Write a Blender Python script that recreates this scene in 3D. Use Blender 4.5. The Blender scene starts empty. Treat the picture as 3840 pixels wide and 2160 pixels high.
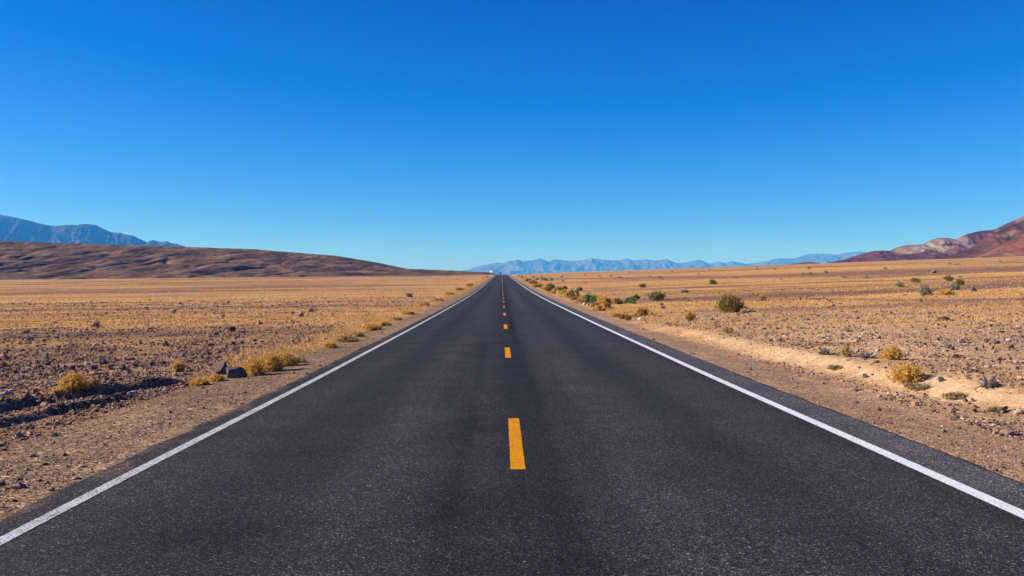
import bpy, math, random
import numpy as np
from mathutils import Vector

S = bpy.context.scene
C = S.collection
R = math.radians
CAMZ = 1.73
F = 3473.0                      # focal length in pixels of a 3840 px wide frame
YAW, PITCH = R(0.643), R(0.825)

# ------------------------------------------------------------------ camera, sky, sun, exposure
cam = bpy.data.cameras.new("camera")
cam.sensor_width = 36.0
cam.lens = 36.0 * F / 3840.0
cam.clip_start = 0.1
cam.clip_end = 200000.0
camo = bpy.data.objects.new("camera", cam)
C.objects.link(camo)
camo.location = (0, 0, CAMZ)
camo.rotation_euler = (R(90) - PITCH, 0, -YAW)
S.camera = camo

SUN_EL, SUN_AZ = R(27), R(-88)   # azimuth measured from +Y towards +X
world = bpy.data.worlds.new("World")
S.world = world
world.use_nodes = True
wn = world.node_tree
bg = wn.nodes["Background"]
sky = wn.nodes.new("ShaderNodeTexSky")
sky.sky_type = 'NISHITA'
sky.sun_disc = False
sky.sun_elevation = SUN_EL
sky.sun_rotation = SUN_AZ
sky.altitude = 2000
sky.air_density = 1.0
sky.dust_density = 0.0
sky.ozone_density = 10.0
# a polarised, deeper blue: more contrast between the channels of the sky
def _vm(op, *v):
    q = wn.nodes.new("ShaderNodeVectorMath"); q.operation = op
    for i, x in enumerate(v): q.inputs[i + 1].default_value = x
    return q
g1 = _vm('MULTIPLY_ADD', (.62, .72, .80), (-.46, -.48, -.08)); g2 = _vm('MAXIMUM', (.0, .0, .0))
wn.links.new(sky.outputs[0], g1.inputs[0]); wn.links.new(g1.outputs[0], g2.inputs[0]); wn.links.new(g2.outputs[0], bg.inputs[0])
bg.inputs[1].default_value = 0.10

sl = bpy.data.lights.new("sun", 'SUN')
sl.energy = 5.0
sl.angle = R(0.53)
sl.color = (1.0, 0.94, 0.85)
slo = bpy.data.objects.new("sun", sl)
C.objects.link(slo)
sdir = Vector((math.sin(SUN_AZ) * math.cos(SUN_EL), math.cos(SUN_AZ) * math.cos(SUN_EL), math.sin(SUN_EL)))
slo.rotation_euler = sdir.to_track_quat('Z', 'Y').to_euler()
slo.location = (-60, 20, 60)

S.view_settings.view_transform = 'Standard'
S.view_settings.look = 'None'
S.view_settings.exposure = 0.9
S.view_settings.gamma = 1.0
S.cycles.volume_bounces = 0
S.cycles.max_bounces = 5
S.cycles.diffuse_bounces = 2
S.cycles.use_denoising = True

# ------------------------------------------------------------------ numeric helpers
def _hash(ix, iy, seed):
    h = (ix.astype(np.int64) * 374761393 + iy.astype(np.int64) * 668265263 + seed * 974634777) & 0xFFFFFFFF
    h = ((h ^ (h >> 13)) * 1274126177) & 0xFFFFFFFF
    return (h ^ (h >> 16)) & 0xFFFFFFFF

def perlin(x, y, seed=0):
    x = np.asarray(x, dtype=float); y = np.asarray(y, dtype=float)
    ix = np.floor(x); iy = np.floor(y)
    fx = x - ix; fy = y - iy
    u = fx * fx * fx * (fx * (fx * 6 - 15) + 10); v = fy * fy * fy * (fy * (fy * 6 - 15) + 10)
    def g(dx, dy):
        a = _hash(ix + dx, iy + dy, seed) * (2 * math.pi / 4294967296.0)
        return np.cos(a) * (fx - dx) + np.sin(a) * (fy - dy)
    a = g(0, 0) * (1 - u) + g(1, 0) * u
    b = g(0, 1) * (1 - u) + g(1, 1) * u
    return (a * (1 - v) + b * v) * 1.5

def fbm(x, y, octv=4, seed=0, gain=0.5):
    t = 0; a = 1.0; s = 0
    for k in range(octv):
        t = t + a * perlin(x * 2 ** k, y * 2 ** k, seed + 17 * k); s += a; a *= gain
    return t / s

def ridged(x, y, octv=4, seed=0, gain=0.5):
    t = 0; a = 1.0; s = 0
    for k in range(octv):
        t = t + a * (1 - np.abs(perlin(x * 2 ** k, y * 2 ** k, seed + 31 * k))); s += a; a *= gain
    return t / s

def sstep(a, b, x):
    t = np.clip((np.asarray(x, dtype=float) - a) / (b - a), 0, 1)
    return t * t * (3 - 2 * t)

def lerp(a, b, t): return a + (b - a) * t

# ------------------------------------------------------------------ terrain
_zy = np.array([-200, 0, 6, 8, 15.3, 33.7, 50, 79, 110, 137, 217, 333, 460, 545, 610, 650, 700, 800, 1000, 2000, 5000, 20000, 60000.])
_zz = np.array([1.5, -1.70, -1.727, -1.745, -1.83, -1.95, -2.03, -2.14, -2.17, -2.13, -1.79, -1.25, -.66, -.28, -.02, .03, -.1, -.6, -2.0, -8, -26, -120, -360.])
_zz[0] = -0.6
_sy = np.linspace(-30, 900, 3721)
_sz = np.interp(_sy, _zy, _zz)
for _ in range(3):
    k = np.ones(25) / 25
    _p = np.pad(_sz, 12, mode='edge'); _p[:12] = _sz[0]; _sz = np.convolve(_p, k, 'valid')
def zroad(y):
    y = np.asarray(y, dtype=float)
    return np.where(y < 880, np.interp(y, _sy[5:-5], _sz[5:-5]), np.interp(y, _zy, _zz)) + CAMZ

def xroad(y):                      # beyond the crest the road bends to the right
    y = np.asarray(y, dtype=float)
    return 0.00035 * np.clip(y - 625, 0, 350) ** 2

EDGE_L, EDGE_R = -3.58, 4.40
LINE_L, LINE_R, DASH = -3.24, 3.76, 0.145

def bankmask(y): return sstep(3, 6, y) * (1 - sstep(15.5, 19, y))

def ground(x, y):
    x = np.asarray(x, dtype=float); y = np.asarray(y, dtype=float)
    X = x - xroad(y)
    z = zroad(y)
    # under the pavement
    under = sstep(EDGE_L + .02, EDGE_L + .12, X) * (1 - sstep(EDGE_R - .12, EDGE_R - .02, X))
    z = z - .07 * under
    z = z - .015
    # left verge falls away, then the plain
    l = np.clip(EDGE_L - X, 0, None)
    z = z - .055 * np.clip(l, 0, 1.9) - .0107 * np.clip(l - 2, 0, 4000)
    # washed-out bank on the left close to the camera
    wob = .16 * fbm(y / 1.6, x * .05, 4, 5)
    lb = 3.02 - .245 * (y - 13.4) + wob
    bm = sstep(10.6, 12.4, y) * (1 - sstep(16.2, 17.4, y)) * (.65 + .5 * fbm(y / 1.1, y * 0, 2, 6))
    z = z + bm * (.25 * sstep(0, .24, l - lb) - .25 * sstep(.6, 3.5, l - lb)) * (l > 0)
    lr = 2.67 - .16 * (y - 11.8) + .10 * fbm(y / 1.2, y * 0, 3, 8)
    rm = sstep(8.5, 10.5, y) * (1 - sstep(14.2, 15.2, y))
    z = z + rm * (.085 * sstep(0, .14, l - lr) - .085 * sstep(.25, 1.0, l - lr)) * (l > 0)
    # right verge and sandy cut
    r = np.clip(X - EDGE_R, 0, None)
    z = z - .05 * np.clip(r, 0, 1.0)
    wr = .35 * fbm(y / 5.0, 3.3 + x * .05, 3, 9)
    cut = sstep(1.95, 2.85, r + wr + .07 * (np.minimum(y, 34) - 16.5)) * (1 - sstep(28, 44, y))
    z = z + .22 * cut
    z = z + .036 * np.clip(r - 2.6, 0, 6000)
    # relief
    off = np.maximum(l, r)
    a1 = sstep(.1, 2.5, off)
    z = z + a1 * (.02 * (1 - .7 * sstep(.3, .8, r) * (1 - sstep(3.0, 4.0, r)) * (x > 0)) * fbm(x / .7, y / .7, 3, 21)) * (np.abs(y) < 120)
    a2 = sstep(1.5, 8, off)
    z = z + a2 * .09 * fbm(x / 7, y / 5, 3, 33)
    a3 = sstep(8, 50, off) * (1 - .6 * sstep(400, 900, y))
    z = z + a3 * .55 * fbm(x / 90, y / 34, 3, 41)
    return z

def ray(px, py):
    v = Vector(((px - 1920) / F, (1080 - py) / F, -1.0))
    v.rotate(camo.rotation_euler)
    return v

def at(px, py):
    """the point of the ground seen at a pixel of the 3840 x 2160 photograph"""
    d = ray(px, py); d = d / d.y
    ys = np.geomspace(4, 660, 5000)
    zs = CAMZ + d.z * ys
    g = ground(d.x * ys, ys)
    below = np.where(zs <= g)[0]
    y = ys[below[0]] if len(below) else 655.0
    x = d.x * y
    return x, float(y), float(ground(x, y))

# ------------------------------------------------------------------ mesh helpers
def mesh_np(name, V, Fc, mat=None, smooth=False, col=None):
    V = np.asarray(V, dtype=np.float32); Fc = np.asarray(Fc, dtype=np.int32)
    me = bpy.data.meshes.new(name)
    n = Fc.shape[1]
    me.vertices.add(len(V)); me.vertices.foreach_set("co", V.ravel())
    me.loops.add(Fc.size); me.loops.foreach_set("vertex_index", Fc.ravel())
    me.polygons.add(len(Fc))
    me.polygons.foreach_set("loop_start", np.arange(0, Fc.size, n, dtype=np.int32))
    me.polygons.foreach_set("use_smooth", np.full(len(Fc), smooth, dtype=bool))
    me.update(calc_edges=True)
    if col is not None:
        a = me.color_attributes.new("tint", 'FLOAT_COLOR', 'POINT')
        c4 = np.ones((len(V), 4), dtype=np.float32); c4[:, :np.shape(col)[1]] = col
        a.data.foreach_set("color", c4.ravel())
    if mat: me.materials.append(mat)
    return me

def link(name, me, parent=None, loc=None):
    o = bpy.data.objects.new(name, me)
    C.objects.link(o)
    if parent: o.parent = parent
    if loc is not None: o.location = loc
    return o

def tag(o, label=None, cat=None, group=None, kind=None):
    if label: o['label'] = label
    if cat: o['category'] = cat
    if group: o['group'] = group
    if kind: o['kind'] = kind
    return o

def grid_faces(nu, nv):
    i = np.arange(nu * nv).reshape(nv, nu)
    return np.stack([i[:-1, :-1], i[:-1, 1:], i[1:, 1:], i[1:, :-1]], -1).reshape(-1, 4)

class MB:
    """collects boxes and tubes into one mesh"""
    def __init__(s): s.v = []; s.f = []
    def box(s, cx, cy, cz, sx, sy, sz, rot=0.0, roty=0.0):
        b = len(s.v)
        for dx in (-1, 1):
            for dy in (-1, 1):
                for dz in (-1, 1):
                    p = Vector((dx * sx / 2, dy * sy / 2, dz * sz / 2))
                    if roty:
                        c, q = math.cos(roty), math.sin(roty); p = Vector((p.x * c + p.z * q, p.y, -p.x * q + p.z * c))
                    s.v.append((cx + p.x, cy + p.y, cz + p.z))
        for f in ((0, 1, 3, 2), (4, 6, 7, 5), (0, 4, 5, 1), (2, 3, 7, 6), (0, 2, 6, 4), (1, 5, 7, 3)):
            s.f.append([b + i for i in f])
    def build(s, name, mat): return mesh_np(name, s.v, s.f, mat)

def tubes(paths, rad, sides=4):
    """tapered tubes: paths (N,K,3), rad (N,K)"""
    paths = np.asarray(paths, float); rad = np.asarray(rad, float)
    N, K, _ = paths.shape
    t = np.gradient(paths, axis=1); t /= np.linalg.norm(t, axis=2, keepdims=True) + 1e-9
    ref = np.where(np.abs(t[..., 2:3]) > .9, np.array([1., 0, 0]), np.array([0., 0, 1]))
    a = np.cross(t, ref); a /= np.linalg.norm(a, axis=2, keepdims=True) + 1e-9
    b = np.cross(t, a)
    ang = np.arange(sides) * 2 * math.pi / sides
    V = paths[:, :, None] + rad[:, :, None, None] * (np.cos(ang)[None, None, :, None] * a[:, :, None] + np.sin(ang)[None, None, :, None] * b[:, :, None])
    idx = np.arange(N * K * sides).reshape(N, K, sides)
    nx = np.roll(idx, -1, axis=2)
    Fc = np.stack([idx[:, :-1], nx[:, :-1], nx[:, 1:], idx[:, 1:]], -1).reshape(-1, 4)
    return V.reshape(-1, 3), Fc

# ------------------------------------------------------------------ materials
class NT:
    def __init__(s, name):
        s.m = bpy.data.materials.new(name); s.m.use_nodes = True
        s.t = s.m.node_tree; s.b = s.t.nodes["Principled BSDF"]
        s.b.inputs['Roughness'].default_value = .9
        s.b.inputs['Specular IOR Level'].default_value = .25
    def n(s, ty, **kw):
        nd = s.t.nodes.new("ShaderNode" + ty)
        for k, v in kw.items():
            if k in nd.inputs: nd.inputs[k].default_value = v
            else: setattr(nd, k, v)
        return nd
    def l(s, a, b): s.t.links.new(a, b); return s
    def ramp(s, fac, stops, interp='LINEAR'):
        r = s.n("ValToRGB"); r.color_ramp.interpolation = interp
        e = r.color_ramp.elements
        while len(e) < len(stops): e.new(.5)
        for el, (p, c) in zip(e, stops):
            el.position = p; el.color = (c, c, c, 1) if not isinstance(c, tuple) else (*c, 1)
        s.l(fac, r.inputs[0]); return r.outputs[0]
    def mix(s, a, b, fac, mode='MIX'):
        m = s.n("Mix"); m.data_type = 'RGBA'; m.blend_type = mode
        for inp, v in ((m.inputs[0], fac), (m.inputs[6], a), (m.inputs[7], b)):
            if hasattr(v, 'is_output') or isinstance(v, bpy.types.NodeSocket): s.l(v, inp)
            elif isinstance(v, tuple): inp.default_value = (*v, 1)
            else: inp.default_value = v
        return m.outputs[2]
    def math(s, op, a, b=0.0):
        m = s.n("Math"); m.operation = op
        for inp, v in ((m.inputs[0], a), (m.inputs[1], b)):
            if isinstance(v, bpy.types.NodeSocket): s.l(v, inp)
            else: inp.default_value = v
        return m.outputs[0]
    def pos(s): return s.n("NewGeometry").outputs['Position']
    def noise(s, vec, scale, detail=3, rough=.5, out='Fac'):
        q = s.n("TexNoise", Scale=scale, Detail=detail, Roughness=rough); s.l(vec, q.inputs['Vector']); return q.outputs[out]
    def voro(s, vec, scale, feature='F1'):
        q = s.n("TexVoronoi", Scale=scale); q.feature = feature; s.l(vec, q.inputs['Vector']); return q
    def base(s, c): s.l(c, s.b.inputs['Base Color']); return s
    def bump(s, h, strength, dist):
        q = s.n("Bump", Strength=strength, Distance=dist); s.l(h, q.inputs['Height']); s.l(q.outputs[0], s.b.inputs['Normal']); return s
    def tint(s):
        a = s.n("Attribute"); a.attribute_name = "tint"; return a.outputs['Color']

def sepx(nt, col):
    q = nt.n("SeparateColor"); nt.l(col, q.inputs[0]); return q.outputs[0], q.outputs[1], q.outputs[2]

# desert floor: stones of two sizes over tinted soil
nt = NT("desert_floor"); p = nt.pos()
v1 = nt.voro(p, 38); v2 = nt.voro(p, 14)
r1, g1, b1 = sepx(nt, v1.outputs['Color']); r2, g2, b2 = sepx(nt, v2.outputs['Color'])
f1 = nt.ramp(r1, [(0, .25), (.3, .62), (.7, 1.05), (.88, 1.6), (1, 2.8)])
f2 = nt.ramp(r2, [(0, .2), (.2, .75), (.8, 1.05), (1, 2.0)])
fn = nt.ramp(nt.noise(p, 1.7, 5, .65), [(.25, .75), (.75, 1.25)])
fb = nt.ramp(nt.noise(p, .13, 4, .6), [(.25, .85), (.75, 1.15)])
hue = nt.mix((1.10, .97, .86), (.90, .98, 1.16), g1)
ta = nt.n("Attribute"); ta.attribute_name = "tint"; stony = ta.outputs['Alpha']
c = nt.mix(ta.outputs['Color'], f1, stony, 'MULTIPLY'); c = nt.mix(c, f2, nt.math('MULTIPLY', stony, .7), 'MULTIPLY')
c = nt.mix(c, fn, 1.0, 'MULTIPLY'); c = nt.mix(c, fb, 1.0, 'MULTIPLY'); c = nt.mix(c, hue, 1.0, 'MULTIPLY')
nt.base(c)
h = nt.math('ADD', nt.math('MULTIPLY', r1, .4), nt.math('MULTIPLY', nt.math('SUBTRACT', 1.0, v2.outputs['Distance']), .8))
nt.bump(nt.math('MULTIPLY', h, stony), .5, .016); nt.b.inputs['Specular IOR Level'].default_value = .05
M_GROUND = nt.m

# asphalt
def asphalt_speckle(nt, p):
    a1 = nt.voro(p, 165); a2 = nt.voro(p, 75)
    x1, y1, z1 = sepx(nt, a1.outputs['Color']); x2, y2, z2 = sepx(nt, a2.outputs['Color'])
    s1 = nt.ramp(x1, [(0, .18), (.45, .55), (.75, 1.1), (.9, 2.2), (1, 6.0)])
    s2 = nt.ramp(x2, [(0, .45), (.6, .9), (.88, 1.35), (1, 2.8)])
    return x1, x2, s1, s2, z1
nt = NT("asphalt"); p = nt.pos()
x1, x2, s1, s2, z1 = asphalt_speckle(nt, p)
c = nt.mix(nt.tint(), s1, 1.0, 'MULTIPLY'); c = nt.mix(c, s2, 1.0, 'MULTIPLY')
big = nt.ramp(nt.noise(p, .8, 5, .65), [(.3, .74), (.7, 1.26)])
c = nt.mix(c, big, 1.0, 'MULTIPLY')
c = nt.mix(c, nt.mix((1.06, .99, .93), (.93, 1.0, 1.10), z1), 1.0, 'MULTIPLY')
nt.base(c); nt.b.inputs['Roughness'].default_value = .85; nt.b.inputs['Specular IOR Level'].default_value = .10
nt.bump(nt.math('ADD', x1, x2), .35, .004)
M_ROAD = nt.m

def paint(name, col, wear_lo, wear_hi, wear_x=None):
    nt = NT(name); p = nt.pos()
    x1, x2, s1, s2, z1 = asphalt_speckle(nt, p)
    nz = nt.noise(p, 70, 3, .7)
    nb = nt.noise(p, 2.2, 3, .6)
    m = nt.math('ADD', nt.math('MULTIPLY', x1, .55), nt.math('ADD', nt.math('MULTIPLY', nz, .5), nt.math('MULTIPLY', nb, .35)))
    fac = nt.ramp(m, [(wear_lo, 0.0), (wear_hi, 1.0)])
    shade = nt.ramp(x2, [(0, .78), (1, 1.08)])
    c = nt.mix(nt.mix(col, shade, 1.0, 'MULTIPLY'), (.035, .036, .04), fac)
    nt.base(c); nt.b.inputs['Roughness'].default_value = .8; nt.b.inputs['Specular IOR Level'].default_value = .05
    nt.bump(nt.math('ADD', x1, x2), .4, .005)
    return nt.m
nt = NT("tar"); nt.base(nt.ramp(nt.noise(nt.pos(), 30), [(.3, .008), (.7, .02)])); M_SEAM = nt.m
M_WHITE_WORN = paint("worn_white_paint", (.60, .62, .62), .60, .90)
M_WHITE = paint("white_paint", (.70, .71, .70), .92, 1.2)
M_YELLOW = paint("yellow_paint", (.68, .27, .0), .80, 1.15)

def rnd_island(name, stops, rough=.9, bump=None, transl=0.0, spec=.1):
    nt = NT(name)
    g = nt.n("NewGeometry")
    c = nt.ramp(g.outputs['Random Per Island'], stops)
    if bump:
        p = nt.n("TexCoord").outputs['Object']
        nz = nt.noise(p, bump[0], 5, .65)
        c = nt.mix(c, nt.ramp(nz, [(.3, .7), (.7, 1.25)]), 1.0, 'MULTIPLY')
        nt.bump(nz, .6, bump[1])
    nt.base(c); nt.b.inputs['Roughness'].default_value = rough; nt.b.inputs['Specular IOR Level'].default_value = spec
    if transl:
        tr = nt.n("BsdfTranslucent"); nt.l(c, tr.inputs[0])
        mx = nt.n("MixShader"); mx.inputs[0].default_value = transl
        out = nt.t.nodes["Material Output"]
        nt.l(nt.b.outputs[0], mx.inputs[1]); nt.l(tr.outputs[0], mx.inputs[2]); nt.l(mx.outputs[0], out.inputs[0])
    return nt.m

M_STONES = rnd_island("loose_stones", [(0, (.06, .04, .033)), (.2, (.15, .09, .062)), (.45, (.26, .155, .10)), (.62, (.17, .13, .105)), (.78, (.36, .21, .12)), (.9, (.24, .12, .085)), (1, (.42, .34, .27))], 1.0)
M_GRASS = rnd_island("dry_grass_blades", [(0, (.42, .22, .05)), (.4, (.54, .30, .10)), (.75, (.65, .41, .16)), (1, (.74, .51, .24))], .9, None, .25)

def rock_mat(name, a, b, c2):
    nt = NT(name)
    p = nt.n("TexCoord").outputs['Object']
    nz = nt.noise(p, 6, 6, .65)
    c = nt.ramp(nz, [(.3, a), (.5, b), (.72, c2)])
    nt.base(c); nt.bump(nt.noise(p, 14, 6, .7), .7, .03); nt.b.inputs['Roughness'].default_value = 1.0
    nt.b.inputs['Specular IOR Level'].default_value = .1
    return nt.m
ROCKM = {
    'dark': rock_mat("dark_rock", (.035, .03, .03), (.07, .058, .055), (.12, .10, .09)),
    'grey': rock_mat("grey_rock", (.11, .10, .09), (.20, .18, .16), (.33, .29, .25)),
    'maroon': rock_mat("maroon_rock", (.08, .04, .04), (.15, .075, .07), (.24, .14, .12)),
    'brown': rock_mat("brown_rock", (.09, .06, .05), (.17, .115, .09), (.26, .19, .15)),
    'pale': rock_mat("pale_rock", (.30, .22, .17), (.46, .37, .29), (.58, .49, .40)),
    'rust': rock_mat("rust_rock", (.22, .09, .04), (.36, .17, .07), (.45, .26, .14)),
    'boulder': rock_mat("boulder_rock", (.065, .048, .04), (.12, .088, .074), (.19, .145, .12)),
}
ROCKM['slate'] = rock_mat("slate_rock", (.06, .056, .056), (.115, .108, .105), (.19, .178, .168))

# ------------------------------------------------------------------ the ground sheet
def axis(fine_lo, fine_hi, step, growth, lo, hi):
    a = list(np.arange(fine_lo, fine_hi, step))
    x = fine_hi
    while x < hi: a.append(x); x += max(step, growth * abs(x))
    a.append(hi)
    b = []; x = fine_lo - max(step, growth * abs(fine_lo))
    while x > lo: b.append(x); x -= max(step, growth * abs(x))
    b.append(lo)
    return np.array(b[::-1] + a)

gx = axis(-9.0, 9.5, .075, .03, -9000, 9000)
gy = [-60, -40, -25, -15, -9, -5, -2, 0, 1.5, 2.5, 3.2]
y = 3.8
while y < 700: gy.append(y); y += max(.07, .0065 * y)
while y < 12000: gy.append(y); y += .05 * y
gy.append(12000)
gy = np.array(gy)
GX, GY = np.meshgrid(gx, gy)
XC = GX + xroad(GY) * (1 - sstep(60, 500, np.abs(GX)))      # keep the fine columns on the road where it bends
GZ = ground(XC, GY)

STRIPES = []
for pl, hw, a in [([(0, 1102), (500, 1098), (960, 1088), (1300, 1078), (1600, 1066)], 2.0, .85), ([(0, 1180), (420, 1172), (900, 1168), (1150, 1160)], .8, .5),
                  ([(2790, 1126), (3100, 1120), (3400, 1126), (3840, 1122)], 2.6, .9), ([(2640, 1166), (3000, 1152), (3300, 1150), (3600, 1148)], .9, .7),
                  ([(3190, 1042), (3500, 1031), (3840, 1016)], 4, .9), ([(2060, 1046), (2500, 1041), (3000, 1029), (3840, 1000)], 26, .75),
                  ([(3560, 1078), (3700, 1068), (3840, 1060)], 5, .85), ([(2230, 1084), (2500, 1080), (2900, 1076)], 2.5, .6), ([(2420, 1103), (2700, 1100), (2900, 1098)], 1.8, .5)]:
    w = sorted((at(*p)[:2] for p in pl))
    STRIPES.append((np.array([q[0] for q in w]), np.array([q[1] for q in w]), hw, a))
def stripes(x, y):
    t = np.zeros_like(x)
    for sx_, sy_, hw, a in STRIPES:
        yc = np.interp(x, sx_, sy_)
        e = sstep(sx_[0] - .05 * abs(sx_[0] - sx_[-1]), sx_[0], x) * (1 - sstep(sx_[-1], sx_[-1] + .3 * abs(sx_[0] - sx_[-1]), x))
        d = (y - yc + hw * 1.3 * fbm(x / (hw * 6), y / (hw * 3), 3, 61)) / hw
        t = np.maximum(t, a * e * (1 - sstep(.6, 1.25, np.abs(d))))
    return t

def grassmask(x, y):
    """share of dry grass cover, 0..1"""
    r = x - EDGE_R; l = EDGE_L - x
    off = np.maximum(l, r)
    band = fbm(x / 140 + 3, y / 16 + .06 * x / 16, 4, 71) + .55 * fbm(x / 30, y / 5, 3, 72)
    near_l = sstep(25, 42, y + 6 * fbm(x / 9, y / 6, 3, 73) + .1 * np.abs(x))
    near_r = sstep(24, 46, y + 10 * fbm(x / 12, y / 8, 3, 74) + .12 * np.abs(x))
    g = sstep(-.22, .28, band + .16) * np.where(x < 0, near_l, near_r)
    g = np.maximum(g, .25 * sstep(-.1, .4, band) * sstep(8, 20, y))
    fr = np.where(x < 0, np.exp(-((l - 1.9) / .9) ** 2) * sstep(16, 26, y), np.exp(-((r - 3.4) / 1.6) ** 2) * sstep(35, 60, y))
    g = np.maximum(g, fr * sstep(-.5, .1, fbm(x / 3, y / 9, 3, 75)))
    return np.clip(g * sstep(.7, 1.5, off) * (1 - .9 * stripes(x, y)), 0, 1)

def ground_tint(x, y):
    X = x - xroad(y)
    r = X - EDGE_R; l = EDGE_L - X
    off = np.maximum(l, r)
    sh = x.shape + (1,)
    def col(c): return np.array(c)[None, None, :]
    n1 = fbm(x / 5, y / 3.5, 4, 81)[..., None]; n2 = fbm(x / 60, y / 14, 4, 82)[..., None]
    left = lerp(col((.205, .128, .098)), col((.280, .172, .125)), sstep(-.35, .35, n1))
    right = lerp(col((.390, .262, .195)), col((.500, .345, .255)), sstep(-.35, .35, n1))
    c = np.where((X < 0)[..., None], left, right)
    c = lerp(c, lerp(col((.27, .165, .12)), col((.43, .28, .20)), sstep(-.3, .3, n2)), sstep(30, 80, y)[..., None])
    # verges of graded gravel
    vl = ((1 - sstep(1.5, 2.2, l + .3 * fbm(x / 2, y / 5, 3, 83))) * (l > -.3) * (X < 0))[..., None]
    c = lerp(c, lerp(col((.185, .133, .112)), col((.250, .178, .148)), sstep(-.4, .4, n1)), vl)
    vr = ((1 - sstep(1.2, 1.9, r + .3 * fbm(x / 2, y / 5, 3, 84))) * (r > -.3))[..., None]
    c = lerp(c, lerp(col((.31, .205, .165)), col((.385, .262, .215)), sstep(-.4, .4, n1)), vr)
    # pale sand cut on the right
    wr = .35 * fbm(y / 5.0, 3.3 + x * .05, 3, 9)
    q = r + wr + .07 * (np.minimum(y, 34) - 16.5)
    sand = np.exp(-((q - 2.45) / .26) ** 2) * (1 - sstep(25, 36, y)) * sstep(-.55, .25, fbm(x / 1.2, y / 3, 3, 85))
    c = lerp(c, col((.47, .345, .28)), (.8 * sand)[..., None])
    rim = np.exp(-((q - 3.9) / .7) ** 2) * (1 - sstep(26, 40, y)) * sstep(-.2, .25, fbm(x / 2.5, y / 4, 3, 86))
    c = lerp(c, col((.24, .135, .075)), (.75 * rim)[..., None])
    # dry grass cover
    g = grassmask(X, y)[..., None]
    gold = lerp(col((.49, .275, .115)), col((.59, .36, .175)), sstep(-.3, .3, fbm(x / 40, y / 8, 3, 87))[..., None])
    c = lerp(c, gold, .80 * g)
    # dark desert-pavement stripes between the grass
    st = sstep(.02, .24, fbm(x / 220 + 9, y / 13 - .03 * x / 13, 3, 88) ) * sstep(28, 60, y) * sstep(2.5, 10, off)
    c = lerp(c, col((.19, .105, .085)), (.8 * st)[..., None])
    c = lerp(c, col((.22, .125, .105)), stripes(x, y)[..., None])
    # bleached salt strip on the far rise
    far = sstep(540, 640, y + 25 * fbm(x / 200, y / 50, 2, 89)) * (X > 0) * sstep(4, 20, r)
    c = lerp(c, col((.52, .36, .24)), (.7 * far)[..., None])
    stony = np.where(X < 0, .95, .62) * np.ones_like(X)
    stony = lerp(stony, .75, vl[..., 0]); stony = lerp(stony, .55, vr[..., 0])
    stony = lerp(stony, .22, np.clip(np.exp(-((q - 2.4) / .6) ** 2) * (1 - sstep(34, 52, y)), 0, 1))
    stony = lerp(stony, .6, .7 * g[..., 0])
    return np.concatenate([c * np.array([1.0, .93, .62]), stony[..., None]], -1)

me = mesh_np("ground", np.stack([XC, GY, GZ], -1).reshape(-1, 3), grid_faces(len(gx), len(gy)), M_GROUND, True,
             ground_tint(XC, GY).reshape(-1, 4))
tag(link("ground", me), kind='structure')

# ------------------------------------------------------------------ the road
rows = np.array([-60, -30, -12, -5, 0, 2] + [v for v in gy if 2.4 < v < 1000])
def crown(x): return .035 * (1 - ((x - .2) / 4.0) ** 2)
def roadz(x, y): return zroad(y) + crown(x)
cols = np.concatenate([[EDGE_L], np.linspace(EDGE_L + .03, EDGE_R - .03, 170), [EDGE_R]])
RX, RY = np.meshgrid(cols, rows)
jl = .06 * fbm(rows / .9, rows * 0, 4, 91) + .05 * fbm(rows / 9, rows * 0, 2, 92)
jr = .05 * fbm(rows / .7, rows * 0 + 5, 4, 93) + .04 * fbm(rows / 11, rows * 0 + 5, 2, 94)
RXj = RX.copy()
RXj += jl[:, None] * (1 - sstep(EDGE_L, EDGE_L + .3, RX)) + jr[:, None] * sstep(EDGE_R - .4, EDGE_R, RX)
RZ = roadz(RX, RY)
Rtint = np.ones(RX.shape + (3,)) * .031 * np.array([1.04, 1.0, .92])
def gb(x, c, w): return np.exp(-((x - c) / w) ** 2)
ns = fbm(RX / .5, RY / 14, 3, 95)
lane = .92 + .26 * gb(RX, -1.05, .42) + .16 * gb(RX, -2.6, .4) + .38 * gb(RX, 1.3, .5) + .26 * gb(RX, 2.9, .45)
lane -= .20 * gb(RX, -1.85, .3) + .18 * gb(RX, 2.15, .3)
lane -= .34 * gb(RX, .42 + .03 * np.sin(RY / 7), .12) * sstep(-.5, .3, ns) + .30 * gb(RX, .40 + .02 * np.sin(RY / 5), .035) * sstep(-.3, .3, ns) + .26 * gb(RX, .2, .38)
lane -= .22 * gb(RY, 6.6 + .25 * RX, .35) * sstep(-3.3, -2.4, RX) * (1 - sstep(-.6, .3, RX))
lane -= .32 * gb(RX, -.42 + .05 * np.sin(RY / 6), .13) * sstep(-.3, .25, fbm(RX / 2, RY / 6, 3, 96)) * (RY < 26)
lane *= 1 + .34 * ns
shoulder = sstep(LINE_R + .02, LINE_R + .1, RX)
lane = lane + 1.5 * shoulder
lane *= 1 - .35 * sstep(EDGE_R - .1, EDGE_R - .02, RX) - .3 * (1 - sstep(EDGE_L, EDGE_L + .1, RX))
lane = lane + .12 * sstep(.5, 2.5, RX) 
Rtint = Rtint * lane[..., None]
Rtint = Rtint * np.where(shoulder[..., None] > .5, np.array([.98, 1.0, 1.04]), np.array([1.02, 1.0, 1.0]))
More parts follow.
